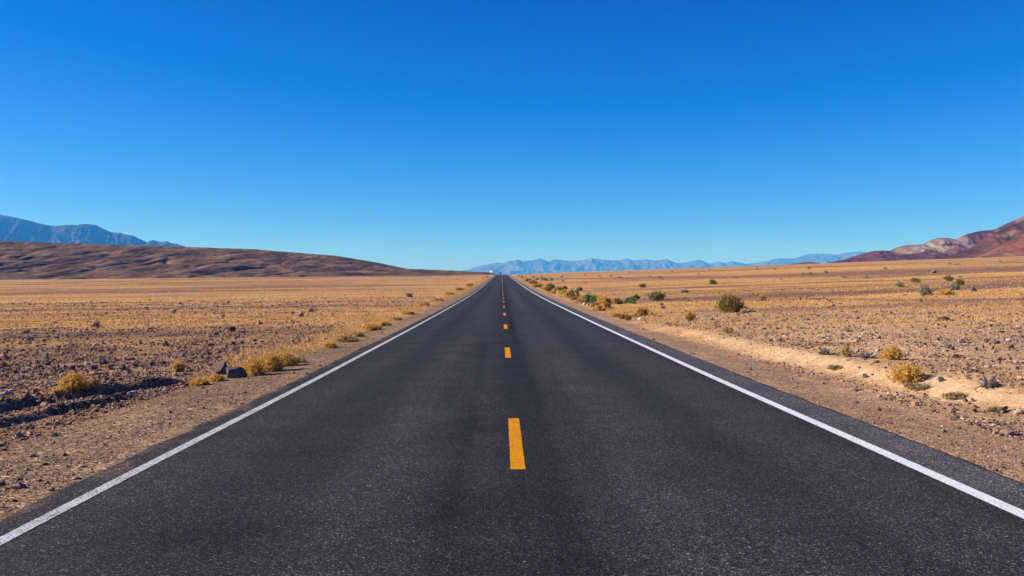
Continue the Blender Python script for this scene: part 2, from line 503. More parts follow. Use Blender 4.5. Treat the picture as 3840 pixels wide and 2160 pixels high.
# dust blown over the edges
dn = fbm(RX / .35, RY / .8, 4, 97)
dust = sstep(.05, .5, dn + .55 * (1 - sstep(0, .22, RX - EDGE_L)) + .45 * sstep(EDGE_R - .25, EDGE_R, RX) - .12) * ((RX < EDGE_L + .35) | (RX > EDGE_R - .4))
Rtint = lerp(Rtint, np.array([.22, .145, .095]), (.32 * dust)[..., None])
Vr = np.stack([RXj + xroad(RY), RY, RZ], -1)
sk = lambda i: np.stack([Vr[:, i, 0], Vr[:, i, 1], Vr[:, i, 2] - .12], -1)
Vall = np.concatenate([sk(0)[:, None], Vr, sk(-1)[:, None]], 1)
Tall = np.concatenate([Rtint[:, :1], Rtint, Rtint[:, -1:]], 1)
road = link("road", mesh_np("road", Vall.reshape(-1, 3), grid_faces(Vall.shape[1], Vall.shape[0]), M_ROAD, True, Tall.reshape(-1, 3)))
tag(road, kind='structure')

def strip(name, x0, x1, ys, mat, seed, jit=.006, ns=5, dz=.004):
    ys = np.asarray(ys, float)
    xs = np.linspace(x0, x1, ns)
    X, Y = np.meshgrid(xs, ys)
    j = jit * fbm(ys / .12, ys * 0 + seed, 3, seed); k = jit * fbm(ys / .12, ys * 0 + seed + 9, 3, seed + 1)
    X = X + j[:, None] * (1 - (X - x0) / (x1 - x0)) + k[:, None] * (X - x0) / (x1 - x0)
    Z = roadz(X, Y) + dz
    # follow the facets of the road mesh, not the smooth curve between its rows
    zi = np.stack([np.interp(ys, rows, roadz(np.full_like(rows, xx), rows)) for xx in xs], 1)
    Z = np.maximum(Z, zi + dz)
    V = np.stack([X + xroad(Y), Y, Z], -1).reshape(-1, 3)
    return link(name, mesh_np(name, V, grid_faces(ns, len(ys)), mat, True), road)
dense = np.unique(np.concatenate([np.arange(2.5, 40, .05), rows[(rows > 2) & (rows < 990)]]))
strip("edge_line", LINE_L - .055, LINE_L + .055, dense, M_WHITE_WORN, 3)['label'] = "worn white edge line along the left side of the road"
strip("edge_line", LINE_R - .07, LINE_R + .07, dense, M_WHITE, 7)['label'] = "solid clean white edge line along the right side of the road"
k = 0
y0 = 8.13
while y0 < 640:
    if y0 < 215:
        ys = np.linspace(y0, y0 + 3.1, 40)
        strip("centre_dash", DASH - .065, DASH + .065, ys, M_YELLOW, 20 + k, .01, 4)
        y0 += 12.19
    else:
        break
    k += 1
ys = rows[(rows > y0) & (rows < 640)]
strip("centre_line", DASH - .06, DASH + .06, ys, M_YELLOW, 88, .0, 3)

ys = np.array([75.0, 75.12, 75.24, 75.36])
seam = strip("tar_seam", LINE_R + .12, EDGE_R - .03, ys, M_SEAM, 99, .05, 4)

# ------------------------------------------------------------------ hills and mountains
def billow(x, y, octv, seed):
    return np.clip(2.2 * np.abs(fbm(x, y, octv, seed, .42)), 0, 1) ** .8

def ridge(name, sil, ycrest, ybase, mat, nx, nv, spur, spurx, seed, prof=1.15, back=.5, jag=0.0, jagx=40, zb=None, shear=0.0, tintf=None, soft=False, scarps=()):
    sil = np.array(sil, float)
    pts = []
    for px, py in sil:
        d = ray(px, py); d = d / d.y
        pts.append((d.x * ycrest, CAMZ + d.z * ycrest))
    pts = np.array(pts)
    xs = np.linspace(pts[0, 0], pts[-1, 0], nx)
    zc = np.interp(xs, pts[:, 0], pts[:, 1])
    kk = 1; ker = np.hanning(2 * kk + 3); ker /= ker.sum()
    zc = np.convolve(np.pad(zc, kk + 1, mode='edge'), ker, 'valid')
    zc = zc + jag * fbm(xs / jagx, xs * 0 + seed, 4, seed, .6)
    v = np.concatenate([np.linspace(0, 1, nv), 1 + np.linspace(0, back, max(4, nv // 4))[1:]])
    XX, VV = np.meshgrid(xs, v)
    ZC = np.broadcast_to(zc, XX.shape)
    YY = ybase + (ycrest - ybase) * VV
    zb0 = zb if zb is not None else -5.0
    vv = np.clip(VV, 0, 1)
    dist = (ycrest - ybase)
    q = XX + shear * (YY - ybase)
    wx = spurx * .35 * fbm(q / spurx, YY / (spurx * 1.5), 3, seed + 3)
    rg = ridged((q + wx) / spurx, YY / (spurx * 2.6) + wx / spurx * .3, 5, seed + 5, .52)
    if soft: rg = billow((q + wx) / spurx, YY / (spurx * 1.5), 4, seed + 5)
    amp = spur * np.clip(4 * vv * (1 - vv), 0, 1) ** .6
    prf = np.where(VV <= 1, vv ** prof, 1 - ((VV - 1) / back) ** 1.2)
    Z = zb0 + (ZC - zb0) * np.clip(prf - amp * (1 - rg) * 1.6, -.3, 1)
    for a0, a1, y0, hgt in scarps:
        xa, xb = [ray(a, 1030).x / ray(a, 1030).y * y0 for a in (a0, a1)]
        yw = y0 + .12 * (xb - xa) * fbm(XX / (.3 * (xb - xa)), XX * 0 + seed, 3, 7)
        Z = Z + hgt * sstep(yw, yw + 1.2, YY) * (1 - sstep(yw + 4, yw + 30, YY)) * sstep(xa, xa + .5 * (xb - xa), XX) * (1 - sstep(xb - .2 * (xb - xa), xb, XX))
    tint = tintf(XX, YY, VV, Z, rg, pts) if tintf else None
    V = np.stack([XX, YY, Z], -1).reshape(-1, 3)
    o = link(name, mesh_np(name, V, grid_faces(nx, len(v)), mat, True, None if tint is None else tint.reshape(-1, 3)))
    tag(o, kind='structure')
    return o

def rockface(name, scale, bumpd, amt=.35):
    nt = NT(name); p = nt.pos()
    nz = nt.noise(p, scale, 8, .68)
    c = nt.mix(nt.tint(), nt.ramp(nz, [(.3, 1 - amt), (.7, 1 + amt)]), 1.0, 'MULTIPLY')
    nt.base(c); nt.bump(nz, .6, bumpd); nt.b.inputs['Roughness'].default_value = 1.0
    nt.b.inputs['Specular IOR Level'].default_value = 0.0
    return nt.m
M_HILL = rockface("stony_hill", .28, 1.0, .6)
M_MTN = rockface("mountain_rock", .008, 30, .25)
M_RHILL = rockface("painted_hill", .07, 3, .3)

def c3(c): return np.array(c)[None, None, :]
def tint_left(X, Y, V, Z, rg, pts):
    n = fbm(X / 45 + .3 * Y / 45, Y / 60, 4, 201)[..., None]
    t = lerp(c3((.115, .070, .044)), c3((.195, .118, .074)), sstep(-.35, .35, n))
    t = lerp(t, c3((.055, .038, .034)), (.75 * sstep(.0, .35, fbm(X / 30, Y / 30, 4, 202)) * sstep(.45, .8, V))[..., None])
    t = lerp(t, c3((.06, .042, .034)), (.7 * sstep(.02, .3, fbm(X / 9, Y / 14, 4, 205)) * sstep(.1, .45, V))[..., None])
    sandp = sstep(.14, .36, fbm(X / 26 - Y / 50, Y / 70, 4, 203)) * sstep(.25, .5, V)
    t = lerp(t, c3((.30, .175, .095)), (.7 * sandp)[..., None])
    t = lerp(t, c3((.27, .165, .115)), (.5 * (1 - sstep(.0, .16, V + .1 * n[..., 0])))[..., None])
    return t
ridge("hill", [(-900, 870), (-400, 890), (0, 904), (238, 911), (484, 920), (708, 926), (960, 935), (1083, 945), (1258, 959), (1389, 980), (1470, 996), (1530, 1008), (1668, 1013), (1836, 1022), (1872, 1030), (1900, 1040)],
      790, 612, M_HILL, 1100, 320, .105, 46, 11, prof=.9, jag=.35, jagx=9, zb=-3.9, shear=-.55, tintf=tint_left, soft=True,
      scarps=((955, 1150, 628, 3.0), (90, 300, 622, 1.6), (1370, 1430, 640, 1.8), (620, 760, 632, 1.0)))

def tint_blue(a, b, sd, s):
    def f(X, Y, V, Z, rg, pts):
        n = fbm(X / s, Y / s, 5, sd)[..., None]
        return lerp(c3(a), c3(b), sstep(-.35, .35, n))
    return f
ridge("mountains", [(-500, 800), (-200, 801), (0, 805), (45, 813), (112, 828), (168, 843), (209, 848), (238, 845), (268, 841), (291, 844), (317, 839), (358, 844), (388, 858), (417, 871), (451, 873), (477, 881), (496, 882), (522, 895), (552, 908), (574, 900), (604, 907), (626, 906), (660, 914), (701, 925), (800, 960), (950, 1010)],
      8000, 6300, M_MTN, 700, 120, .5, 190, 23, prof=1.0, jag=11, jagx=110, zb=-60, shear=.3, tintf=tint_blue((.025, .022, .025), (.085, .07, .068), 301, 480))
ridge("mountains", [(1500, 1034), (1640, 1026), (1700, 1019), (1740, 1013), (1786, 1002), (1810, 995), (1847, 987), (1863, 985), (1889, 987), (1912, 976), (1922, 979), (1940, 973), (1957, 978), (1991, 977), (2028, 969), (2058, 980), (2080, 971), (2125, 978), (2181, 977), (2214, 967), (2255, 973), (2296, 976), (2326, 977), (2352, 969), (2375, 977), (2423, 973), (2468, 977), (2501, 971), (2535, 986), (2576, 982), (2621, 973), (2662, 990), (2697, 980), (2718, 986), (2746, 979), (2796, 990), (2833, 986), (2880, 978), (2913, 968), (2973, 970), (3022, 955), (3081, 951), (3141, 954), (3178, 946), (3223, 943), (3256, 945), (3330, 940), (3500, 930), (3800, 960), (4300, 990)],
      18000, 15700, M_MTN, 1100, 110, .26, 430, 37, prof=1.0, jag=18, jagx=190, zb=-115, shear=-.2, tintf=tint_blue((.06, .057, .06), (.105, .095, .095), 302, 670))

def tint_purple(X, Y, V, Z, rg, pts):
    X, Y = X * 3.205, Y * 3.205
    px = 1920 + F * X / 5000.0 - F * YAW
    n = fbm(X / 180, Y / 180, 5, 401)[..., None]
    t = lerp(c3((.060, .026, .026)), c3((.105, .046, .042)), sstep(-.3, .3, n))
    n2 = fbm(X / 90, Y / 120, 4, 402)
    capw = .85 * sstep(3330, 3380, px) * (1 - sstep(3590, 3640, px))
    cap = capw * sstep(.72, .84, V + .30 * n2) * (V < .995)
    cap = np.maximum(cap, .7 * sstep(.22, .4, n2) * sstep(.3, .6, V) * sstep(3300, 3400, px))
    t = lerp(t, c3((.26, .195, .14)), (.85 * np.clip(cap, 0, 1))[..., None])
    t = lerp(t, c3((.19, .15, .13)), (.5 * sstep(.1, .35, fbm(X / 70, Y / 70, 4, 403)) * sstep(3450, 3600, px))[..., None])
    return t
ridge("hill", [(3060, 1000), (3104, 986), (3163, 974), (3215, 958), (3271, 942), (3312, 939), (3338, 941), (3361, 929), (3394, 920), (3439, 918), (3469, 915), (3495, 898), (3521, 892), (3558, 892), (3584, 898), (3622, 879), (3655, 870), (3692, 864), (3730, 861), (3774, 839), (3812, 821), (3840, 810), (3950, 770), (4200, 720), (4700, 700)],
      1560, 1280, M_RHILL, 620, 170, .34, 41, 51, prof=.85, jag=.8, jagx=22, zb=9, tintf=tint_purple)
ridge("hill", [(2925, 999), (2947, 993), (2992, 986), (3036, 982), (3077, 987), (3110, 994)], 1230, 1140, M_RHILL, 120, 60, .2, 19, 53, prof=.8, zb=9,
      tintf=tint_blue((.085, .05, .052), (.13, .075, .07), 404, 28))
def tint_rust(X, Y, V, Z, rg, pts):
    X, Y = X * 3.16, Y * 3.16
    n = fbm(X / 110, Y / 110, 5, 411)[..., None]
    t = lerp(c3((.050, .026, .023)), c3((.10, .044, .030)), sstep(-.3, .3, n))
    t = lerp(t, c3((.20, .11, .065)), (.8 * sstep(.2, .42, fbm(X / 60 + Y / 120, Y / 90, 4, 412)) * sstep(.3, .6, V))[..., None])
    return t
ridge("hill", [(3480, 985), (3521, 967), (3588, 950), (3644, 929), (3674, 907), (3730, 872), (3774, 852), (3840, 826), (3950, 790), (4200, 745), (4600, 730)],
      1170, 960, M_RHILL, 400, 150, .28, 35, 61, prof=.85, jag=.6, jagx=16, zb=8, tintf=tint_rust)
def tint_orange(X, Y, V, Z, rg, pts):
    X, Y = X * 3.12, Y * 3.12
    n = fbm(X / 80, Y / 80, 5, 421)[..., None]
    t = lerp(c3((.095, .040, .026)), c3((.165, .066, .038)), sstep(-.3, .3, n))
    t = lerp(t, c3((.085, .05, .045)), (.85 * sstep(.12, .36, fbm(X / 75 + 4, Y / 75, 4, 422)))[..., None])
    t = lerp(t, c3((.20, .115, .075)), (.7 * sstep(.25, .45, fbm(X / 40, Y / 60, 4, 423)))[..., None])
    return t
ridge("hill", [(3620, 985), (3660, 968), (3689, 957), (3725, 936), (3760, 917), (3800, 896), (3840, 874), (3950, 830), (4200, 790), (4600, 780)],
      930, 760, M_RHILL, 360, 140, .26, 29, 67, prof=.85, jag=.5, jagx=13, zb=7, tintf=tint_orange)

# ------------------------------------------------------------------ loose stones (uncountable)
def ico(sub=0):
    import bmesh
    bm = bmesh.new(); bmesh.ops.create_icosphere(bm, subdivisions=sub + 1, radius=1)
    V = np.array([v.co[:] for v in bm.verts]); Fc = np.array([[v.index for v in f.verts] for f in bm.faces]); bm.free()
    return V, Fc
rng = np.random.default_rng(12)
def scatter_stones(n, ylo, yhi, dens, smed):
    out = []
    tot = 0
    while tot < n:
        yy = np.exp(rng.uniform(math.log(ylo), math.log(yhi), n))
        xx = rng.uniform(-.63, .63, n) * yy + .0
        keep = rng.uniform(0, 1, n) < dens(xx, yy)
        xx, yy = xx[keep], yy[keep]
        out.append(np.stack([xx, yy], 1)); tot += len(xx)
    P = np.concatenate(out)[:n]
    s = smed * (1 + .016 * P[:, 1]) * np.exp(rng.normal(0, .48, n))
    s = np.clip(s, .006, .16)
    return P, s
def stone_density(x, y):
    r = x - EDGE_R; l = EDGE_L - x
    off = np.maximum(l, r)
    cl = sstep(-.25, .35, fbm(x / 2.2, y / 1.6, 3, 501))
    verge = (off > .05) & (off < np.where(x < 0, 1.9, 1.3))
    d = np.where(off < .06, 0, np.where(verge, .008, .15 + .85 * cl * np.where(x < 0, 1.0, .36)))
    wr = .35 * fbm(y / 5.0, 3.3 + x * .05, 3, 9)
    q = r + wr + .07 * (np.minimum(y, 34) - 16.5)
    d = d * (1 - .92 * np.exp(-((q - 2.4) / .7) ** 2) * (1 - sstep(34, 52, y)))
    return d * (1 - .6 * grassmask(x, y))
IV, IF = ico(0)
P, sz = scatter_stones(52000, 5.0, 95, stone_density, .0135)
n = len(P)
def stone_verts(P, sz, rg, IV):
    n = len(P)
    J = 1 + rg.uniform(-.32, .32, (n, len(IV), 1))
    sc = np.stack([rg.uniform(.8, 1.5, n), rg.uniform(.7, 1.2, n), rg.uniform(.45, .95, n)], 1)[:, None]
    V = IV[None] * J * sc * sz[:, None, None]
    a = rg.uniform(0, 2 * math.pi, n); ca, sa = np.cos(a)[:, None], np.sin(a)[:, None]
    tl = rg.normal(0, .3, n)[:, None]
    x, y, z = V[..., 0], V[..., 1], V[..., 2]
    y, z = y * np.cos(tl) - z * np.sin(tl), y * np.sin(tl) + z * np.cos(tl)
    V = np.stack([x * ca - y * sa, x * sa + y * ca, z], -1)
    g = ground(P[:, 0], P[:, 1])
    return V + np.stack([P[:, 0], P[:, 1], g + sz * .25], 1)[:, None]
# fine gravel on the graded verges
def verge_density(x, y):
    l = EDGE_L - x; r = x - EDGE_R
    return np.where(x < 0, (l > .03) * (l < 3.2), (r > .03) * (r < 2.2)) * sstep(-.5, .4, fbm(x / 1.3, y / 2.2, 3, 511))
P_, s_ = scatter_stones(26000, 5.0, 32, verge_density, .0043)
P = np.concatenate([P, P_]); sz = np.concatenate([sz, s_]); n = len(P)
V = stone_verts(P, sz, rng, IV)
Fs = (IF[None] + (np.arange(n) * len(IV))[:, None, None]).reshape(-1, 3)
o = link("gravel", mesh_np("gravel", V.reshape(-1, 3), Fs, M_STONES))
tag(o, "loose brown and grey stones strewn over the desert floor", "gravel", kind='stuff')

# ------------------------------------------------------------------ dry grass (uncountable)
def grass_mesh(P, h, w, nb, spread):
    n = len(P)
    N = n * nb
    b = np.repeat(P, nb, 0)
    hh = np.repeat(h, nb) * rng.uniform(.5, 1.15, N)
    a = rng.uniform(0, 2 * math.pi, N)
    rad = np.repeat(spread, nb) * np.sqrt(rng.uniform(0, 1, N))
    bx = b[:, 0] + rad * np.cos(a); by = b[:, 1] + rad * np.sin(a)
    bz = ground(bx, by) - .01
    lean = rng.normal(0, .45, (N, 2)) * hh[:, None]
    ww = np.repeat(w, nb) * rng.uniform(.7, 1.3, N)
    t = rng.uniform(0, math.pi, N)
    dx, dy = np.cos(t) * ww / 2, np.sin(t) * ww / 2
    v0 = np.stack([bx - dx, by - dy, bz], 1); v1 = np.stack([bx + dx, by + dy, bz], 1)
    m0 = np.stack([bx - dx * .8 + lean[:, 0] * .4, by - dy * .8 + lean[:, 1] * .4, bz + hh * .6], 1)
    m1 = np.stack([bx + dx * .8 + lean[:, 0] * .4, by + dy * .8 + lean[:, 1] * .4, bz + hh * .6], 1)
    v2 = np.stack([bx + lean[:, 0], by + lean[:, 1], bz + hh], 1)
    V = np.stack([v0, v1, m1, m0, v2], 1).reshape(-1, 3)
    i = np.arange(N)[:, None] * 5
    Fc = np.concatenate([i + np.array([[0, 1, 2]]), i + np.array([[0, 2, 3]]), i + np.array([[3, 2, 4]])], 1).reshape(-1, 3)
    return V, Fc
def scatter_grass(n, ylo, yhi, power=1.4):
    out = []; tot = 0
    while tot < n:
        yy = np.exp(rng.uniform(math.log(ylo), math.log(yhi), n))
        xx = rng.uniform(-.63, .63, n) * yy
        off = np.maximum(EDGE_L - xx, xx - EDGE_R)
        keep = (rng.uniform(0, 1, n) < grassmask(xx, yy) ** power) & (off > .9)
        out.append(np.stack([xx[keep], yy[keep]], 1)); tot += keep.sum()
    return np.concatenate(out)[:n]
P1 = scatter_grass(26000, 12, 420)
h1 = rng.uniform(.05, .17, len(P1)) * (1 + .0012 * P1[:, 1]); w1 = .006 + .00022 * P1[:, 1]; s1 = np.full(len(P1), .10)
V1, F1 = grass_mesh(P1, h1, w1, 6, s1)
# taller golden fringe along both verges
nf = 3600
fy = np.exp(rng.uniform(math.log(20), math.log(420), nf * 3))
fx = np.where(rng.uniform(0, 1, nf * 3) < .55, EDGE_L - 1.25 - np.abs(rng.normal(0, .75, nf * 3)) , EDGE_R + 1.9 + np.abs(rng.normal(0, 1.6, nf * 3)))
kp = ((fx < 0) | (fy > 38)) & (fbm(fx / 2.0, fy / 7, 3, 75) > rng.uniform(-.2, .25, nf * 3))
P2 = np.stack([fx, fy], 1)[kp][:nf]
h2 = rng.uniform(.06, .22, len(P2)) * np.clip(.75 + fbm(P2[:, 0] / 1.5, P2[:, 1] / 5, 2, 76), .3, 1.4)
w2 = .006 + .0002 * P2[:, 1]
V2, F2 = grass_mesh(P2, h2, w2, 14, np.full(len(P2), .18))
V = np.concatenate([V1, V2]); Fg = np.concatenate([F1, F2 + len(V1)])
o = link("dry_grass", mesh_np("dry_grass", V, Fg, M_GRASS))
tag(o, "golden dry grass growing over the desert plain and along the verges", "grass", kind='stuff')

# ------------------------------------------------------------------ rocks, one object each
def rock_mesh(name, seed, mat, sx=1., sy=1., sz=1., cuts=7, sub=3, rough=.16):
    """an angular rock: a sphere cut flat by random planes, then roughened"""
    rg = np.random.default_rng(seed)
    V, Fc = ico(sub)
    for _ in range(cuts):
        nrm = rg.normal(0, 1, 3); nrm /= np.linalg.norm(nrm)
        d = rg.uniform(.45, .8)
        s = V @ nrm - d
        V = V - np.clip(s, 0, None)[:, None] * nrm[None]
    V = V * (1 + rough * fbm(V[:, 0] * 2 + seed, V[:, 1] * 2 + V[:, 2] * 1.7, 4, seed)[:, None])
    V = V * np.array([sx, sy, sz])
    return mesh_np(name, V, Fc, mat, False)
ROCKPROTO = {}
def rock_proto(kind, i):
    k = (kind, i)
    if k not in ROCKPROTO:
        rg = np.random.default_rng(700 + i)
        ROCKPROTO[k] = rock_mesh("rock", 700 + i, ROCKM[kind], rg.uniform(.95, 1.3), rg.uniform(.8, 1.1), rg.uniform(.6, .95), sub=2)
    return ROCKPROTO[k]
rr = random.Random(5)
def place_rock(x, y, size, kind, i, label, group, cat="rock", zs=1.0, name="rock"):
    o = link(name, rock_proto(kind, i))
    o.location = (x, y, float(ground(x, y)) + size * .42 * .5 * zs)
    o.scale = (size / 2, size / 2, size / 2 * zs)
    o.rotation_euler = (rr.uniform(-.25, .25), rr.uniform(-.25, .25), rr.uniform(0, 6.28))
    return tag(o, label, cat, group)
used_spots = []
NOTABLE = [  # pixel of the base, width in pixels, kind, label
    (270, 1386, 30, 'maroon', "dark reddish rock left of the black round stone in the left stony field"),
    (354, 1385, 27, 'dark', "black round stone in the rock cluster behind the yellow bush"),
    (359, 1406, 22, 'maroon', "pinkish brown stone just in front of the black round stone"),
    (331, 1370, 22, 'pale', "pale pink stone left behind the black round stone"),
    (387, 1366, 27, 'slate', "purple grey rock right behind the black round stone"),
    (621, 1298, 38, 'grey', "large pale grey rock alone in the left stony field"),
    (165, 1345, 34, 'grey', "grey green flat rock in the far left stony field"),
    (129, 1473, 24, 'rust', "orange tan stone left of the round yellow bush"),
    (99, 1500, 38, 'maroon', "wide maroon rock at the edge of the left gravel verge"),
    (31, 1508, 24, 'dark', "small dark stone left of the wide maroon rock"),
    (10, 1374, 26, 'rust', "rusty rock at the left picture edge in the stony field"),
    (480, 1397, 20, 'dark', "dark pointed stone between the black round stone and the small yellow bush"),
    (865, 1242, 32, 'dark', "dark squat rock with grass at its foot on the left plain"),
    (904, 1163, 14, 'pale', "cream white stone in the golden grass of the left plain"),
    (1167, 1170, 24, 'grey', "grey pointed rock, farther of the two grey rocks on the left plain"),
    (1126, 1186, 26, 'grey', "low grey rock, nearer of the two grey rocks on the left plain"),
    (976, 1217, 18, 'maroon', "dark brown tilted stone between the squat rock and the grey rocks"),
    (983, 1288, 16, 'dark', "dark stone at the right end of the small stone heap"),
    (955, 1280, 16, 'slate', "slate stone in the middle of the small stone heap"),
    (906, 1288, 18, 'grey', "light grey stone at the left end of the small stone heap"),
    (873, 1294, 22, 'dark', "flat dark stone below the small stone heap on the left"),
    (892, 1326, 15, 'slate', "small upright stone standing above the pair of boulders"),
    (2481, 1146, 15, 'dark', "dark round stone in the grass below the wide olive shrub"),
    (2399, 1200, 18, 'pale', "pale upright rock beside the orange brown dry bush on the right verge"),
    (2192, 1145, 18, 'pale', "pale rock at the left foot of the bright green bush"),
    (2205, 1146, 16, 'pale', "smaller pinkish pale rock at the right foot of the bright green bush"),
    (2099, 1103, 22, 'pale', "pale rock below the olive shrub on the right verge"),
    (3500, 1024, 20, 'slate', "dark slate boulder in the line of stones far on the right plain"),
    (3650, 1093, 24, 'slate', "low grey blue rock right of the dry golden mound"),
    (3608, 1286, 24, 'slate', "rounded blue grey rock, largest in the right stone cluster"),
    (3554, 1305, 26, 'slate', "wide blue grey rock at the left of the right stone cluster"),
    (3571, 1312, 18, 'maroon', "dark maroon stone touching the wide blue grey rock"),
    (3467, 1296, 20, 'maroon', "red brown round stone left of the right stone cluster"),
    (3512, 1278, 22, 'brown', "brown stone behind the red brown round stone"),
    (3656, 1315, 24, 'grey', "grey stone in the front row of the right stone cluster"),
    (3697, 1284, 22, 'dark', "dark stone in the back row of the right stone cluster"),
    (3737, 1289, 24, 'slate', "blue grey stone right of the dark back row stone"),
    (3788, 1306, 24, 'brown', "dark brown stone at the right end of the right stone cluster"),
    (3720, 1309, 22, 'rust', "orange stone among the grey stones of the right cluster"),
    (3177, 1245, 17, 'slate', "small dark grey stone in the middle of the right stony field"),
    (3242, 1256, 20, 'pale', "pale pinkish stone right of the small dark grey stone"),
    (3528, 1431, 28, 'slate', "flat grey stone lying right of the large tumbleweed"),
    (3296, 1541, 18, 'dark', "lone dark stone on the right gravel verge near the asphalt"),
    (3644, 1507, 26, 'pale', "larger of two pale pinkish rocks below the sandy bank"),
    (3619, 1507, 22, 'brown', "smaller brownish rock left of the larger pale pinkish rock"),
    (3764, 1543, 34, 'brown', "brown grey rock in weeds at the foot of the sandy bank"),
    (3822, 1552, 34, 'pale', "wide pinkish rock by the right picture edge"),
    (3242, 1417, 26, 'brown', "half buried brown rock on the pale sand bank"),
    (3402, 1450, 26, 'brown', "brown rock at the foot of the large tumbleweed"),
]
for i, (px, py, w, kind, lab) in enumerate(NOTABLE):
    x, y, z = at(px, py)
    place_rock(x, y, w / F * y * 1.05, kind, i % 9, lab, None)
    used_spots.append((x, y))

# the two boulders beside the golden mound
def boulder(px, py, w, h, label, seed, rz, tilt):
    x, y, z = at(px, py)
    W = w / F * y
    me = rock_mesh("boulder", seed, ROCKM['boulder'], (.80 * W), .52 * W, h / F * y * .92, cuts=9, sub=4, rough=.10)
    o = link("boulder", me, None, (x, y + .2 * W, z + h / F * y * .28))
    o.rotation_euler = (0, tilt, rz)
    tag(o, label, "boulder", "pair of boulders by the golden mound")
    return o
boulder(838, 1404, 46, 48, "upright split brown boulder, rear one of the pair beside the golden mound", 41, .5, -.5)
boulder(872, 1418, 66, 44, "rounded brown boulder, front one of the pair beside the golden mound", 52, .2, -.3)

# many more rocks to make the stony field, largest first
KINDS = ['dark', 'maroon', 'brown', 'grey', 'slate', 'pale', 'rust']
WGT = {'l': [5, 5, 6, 3, 3, 1.5, 1.5], 'r': [2, 4, 5, 3, 4, 3, 2]}
LABK = {'dark': "dark", 'maroon': "maroon", 'brown': "brown", 'grey': "grey", 'slate': "blue grey", 'pale': "pale", 'rust': "rust coloured"}
cnt = 0
while cnt < 235:
    y = math.exp(rr.uniform(math.log(12), math.log(80)))
    x = rr.uniform(-.58, .58) * y
    side = 'l' if x < 0 else 'r'
    off = max(EDGE_L - x, x - EDGE_R)
    if off < (2.9 if side == 'l' else 3.6): continue
    cl = float(fbm(np.array([x / 2.2]), np.array([y / 1.6]), 3, 501)[0])
    if cl < rr.uniform(-.25, .3): continue
    if side == 'r' and rr.random() < .45: continue
    if min((x - a) ** 2 + (y - b) ** 2 for a, b in used_spots) < .09: continue
    kind = rr.choices(KINDS, WGT[side])[0]
    size = min(.055 * math.exp(rr.gauss(0, .35)) * (1 + .02 * y), .32)
    where = "lying in the stony field left of the road" if side == 'l' else "lying on the stony plain right of the road"
    place_rock(x, y, size, kind, rr.randrange(9), f"small angular {LABK[kind]} rock {where}", f"small {LABK[kind]} rocks {'left' if side == 'l' else 'right'} of the road")
    used_spots.append((x, y)); cnt += 1

# ------------------------------------------------------------------ shrubs
def leafmat(name, stops): return rnd_island(name, stops, .85, None, .30)
LEAF = {
    'olive': leafmat("olive_leaves", [(0, (.13, .11, .04)), (.5, (.26, .21, .08)), (1, (.42, .33, .14))]),
    'gold_olive': leafmat("gold_olive_leaves", [(0, (.12, .085, .02)), (.5, (.26, .18, .045)), (1, (.45, .31, .09))]),
    'green': leafmat("bright_green_leaves", [(0, (.08, .13, .045)), (.5, (.16, .23, .08)), (1, (.28, .34, .14))]),
    'sage': leafmat("sage_leaves", [(0, (.20, .19, .11)), (.5, (.34, .30, .18)), (1, (.48, .41, .26))]),
    'tumble': leafmat("tumbleweed_twigs", [(0, (.46, .25, .04)), (.5, (.64, .37, .075)), (1, (.78, .51, .16))]),
    'straw': leafmat("straw_twigs", [(0, (.38, .24, .09)), (.5, (.50, .33, .13)), (1, (.62, .45, .22))]),
    'orange': leafmat("orange_brown_twigs", [(0, (.26, .125, .03)), (.5, (.38, .19, .05)), (1, (.50, .28, .09))]),
    'dead': leafmat("dead_grey_twigs", [(0, (.14, .12, .10)), (.5, (.24, .20, .16)), (1, (.36, .31, .25))]),
    'weed': leafmat("green_brown_weeds", [(0, (.20, .17, .06)), (.5, (.32, .24, .11)), (1, (.46, .34, .19))]),
}
nt = NT("shrub_wood"); nt.base(nt.ramp(nt.noise(nt.n("TexCoord").outputs['Object'], 20, 4), [(.3, (.06, .045, .03)), (.7, (.15, .11, .075))])); M_WOOD = nt.m
nt = NT("dead_wood"); nt.base(nt.ramp(nt.noise(nt.n("TexCoord").outputs['Object'], 20, 4), [(.3, (.03, .024, .02)), (.7, (.09, .07, .06))])); M_DEADWOOD = nt.m

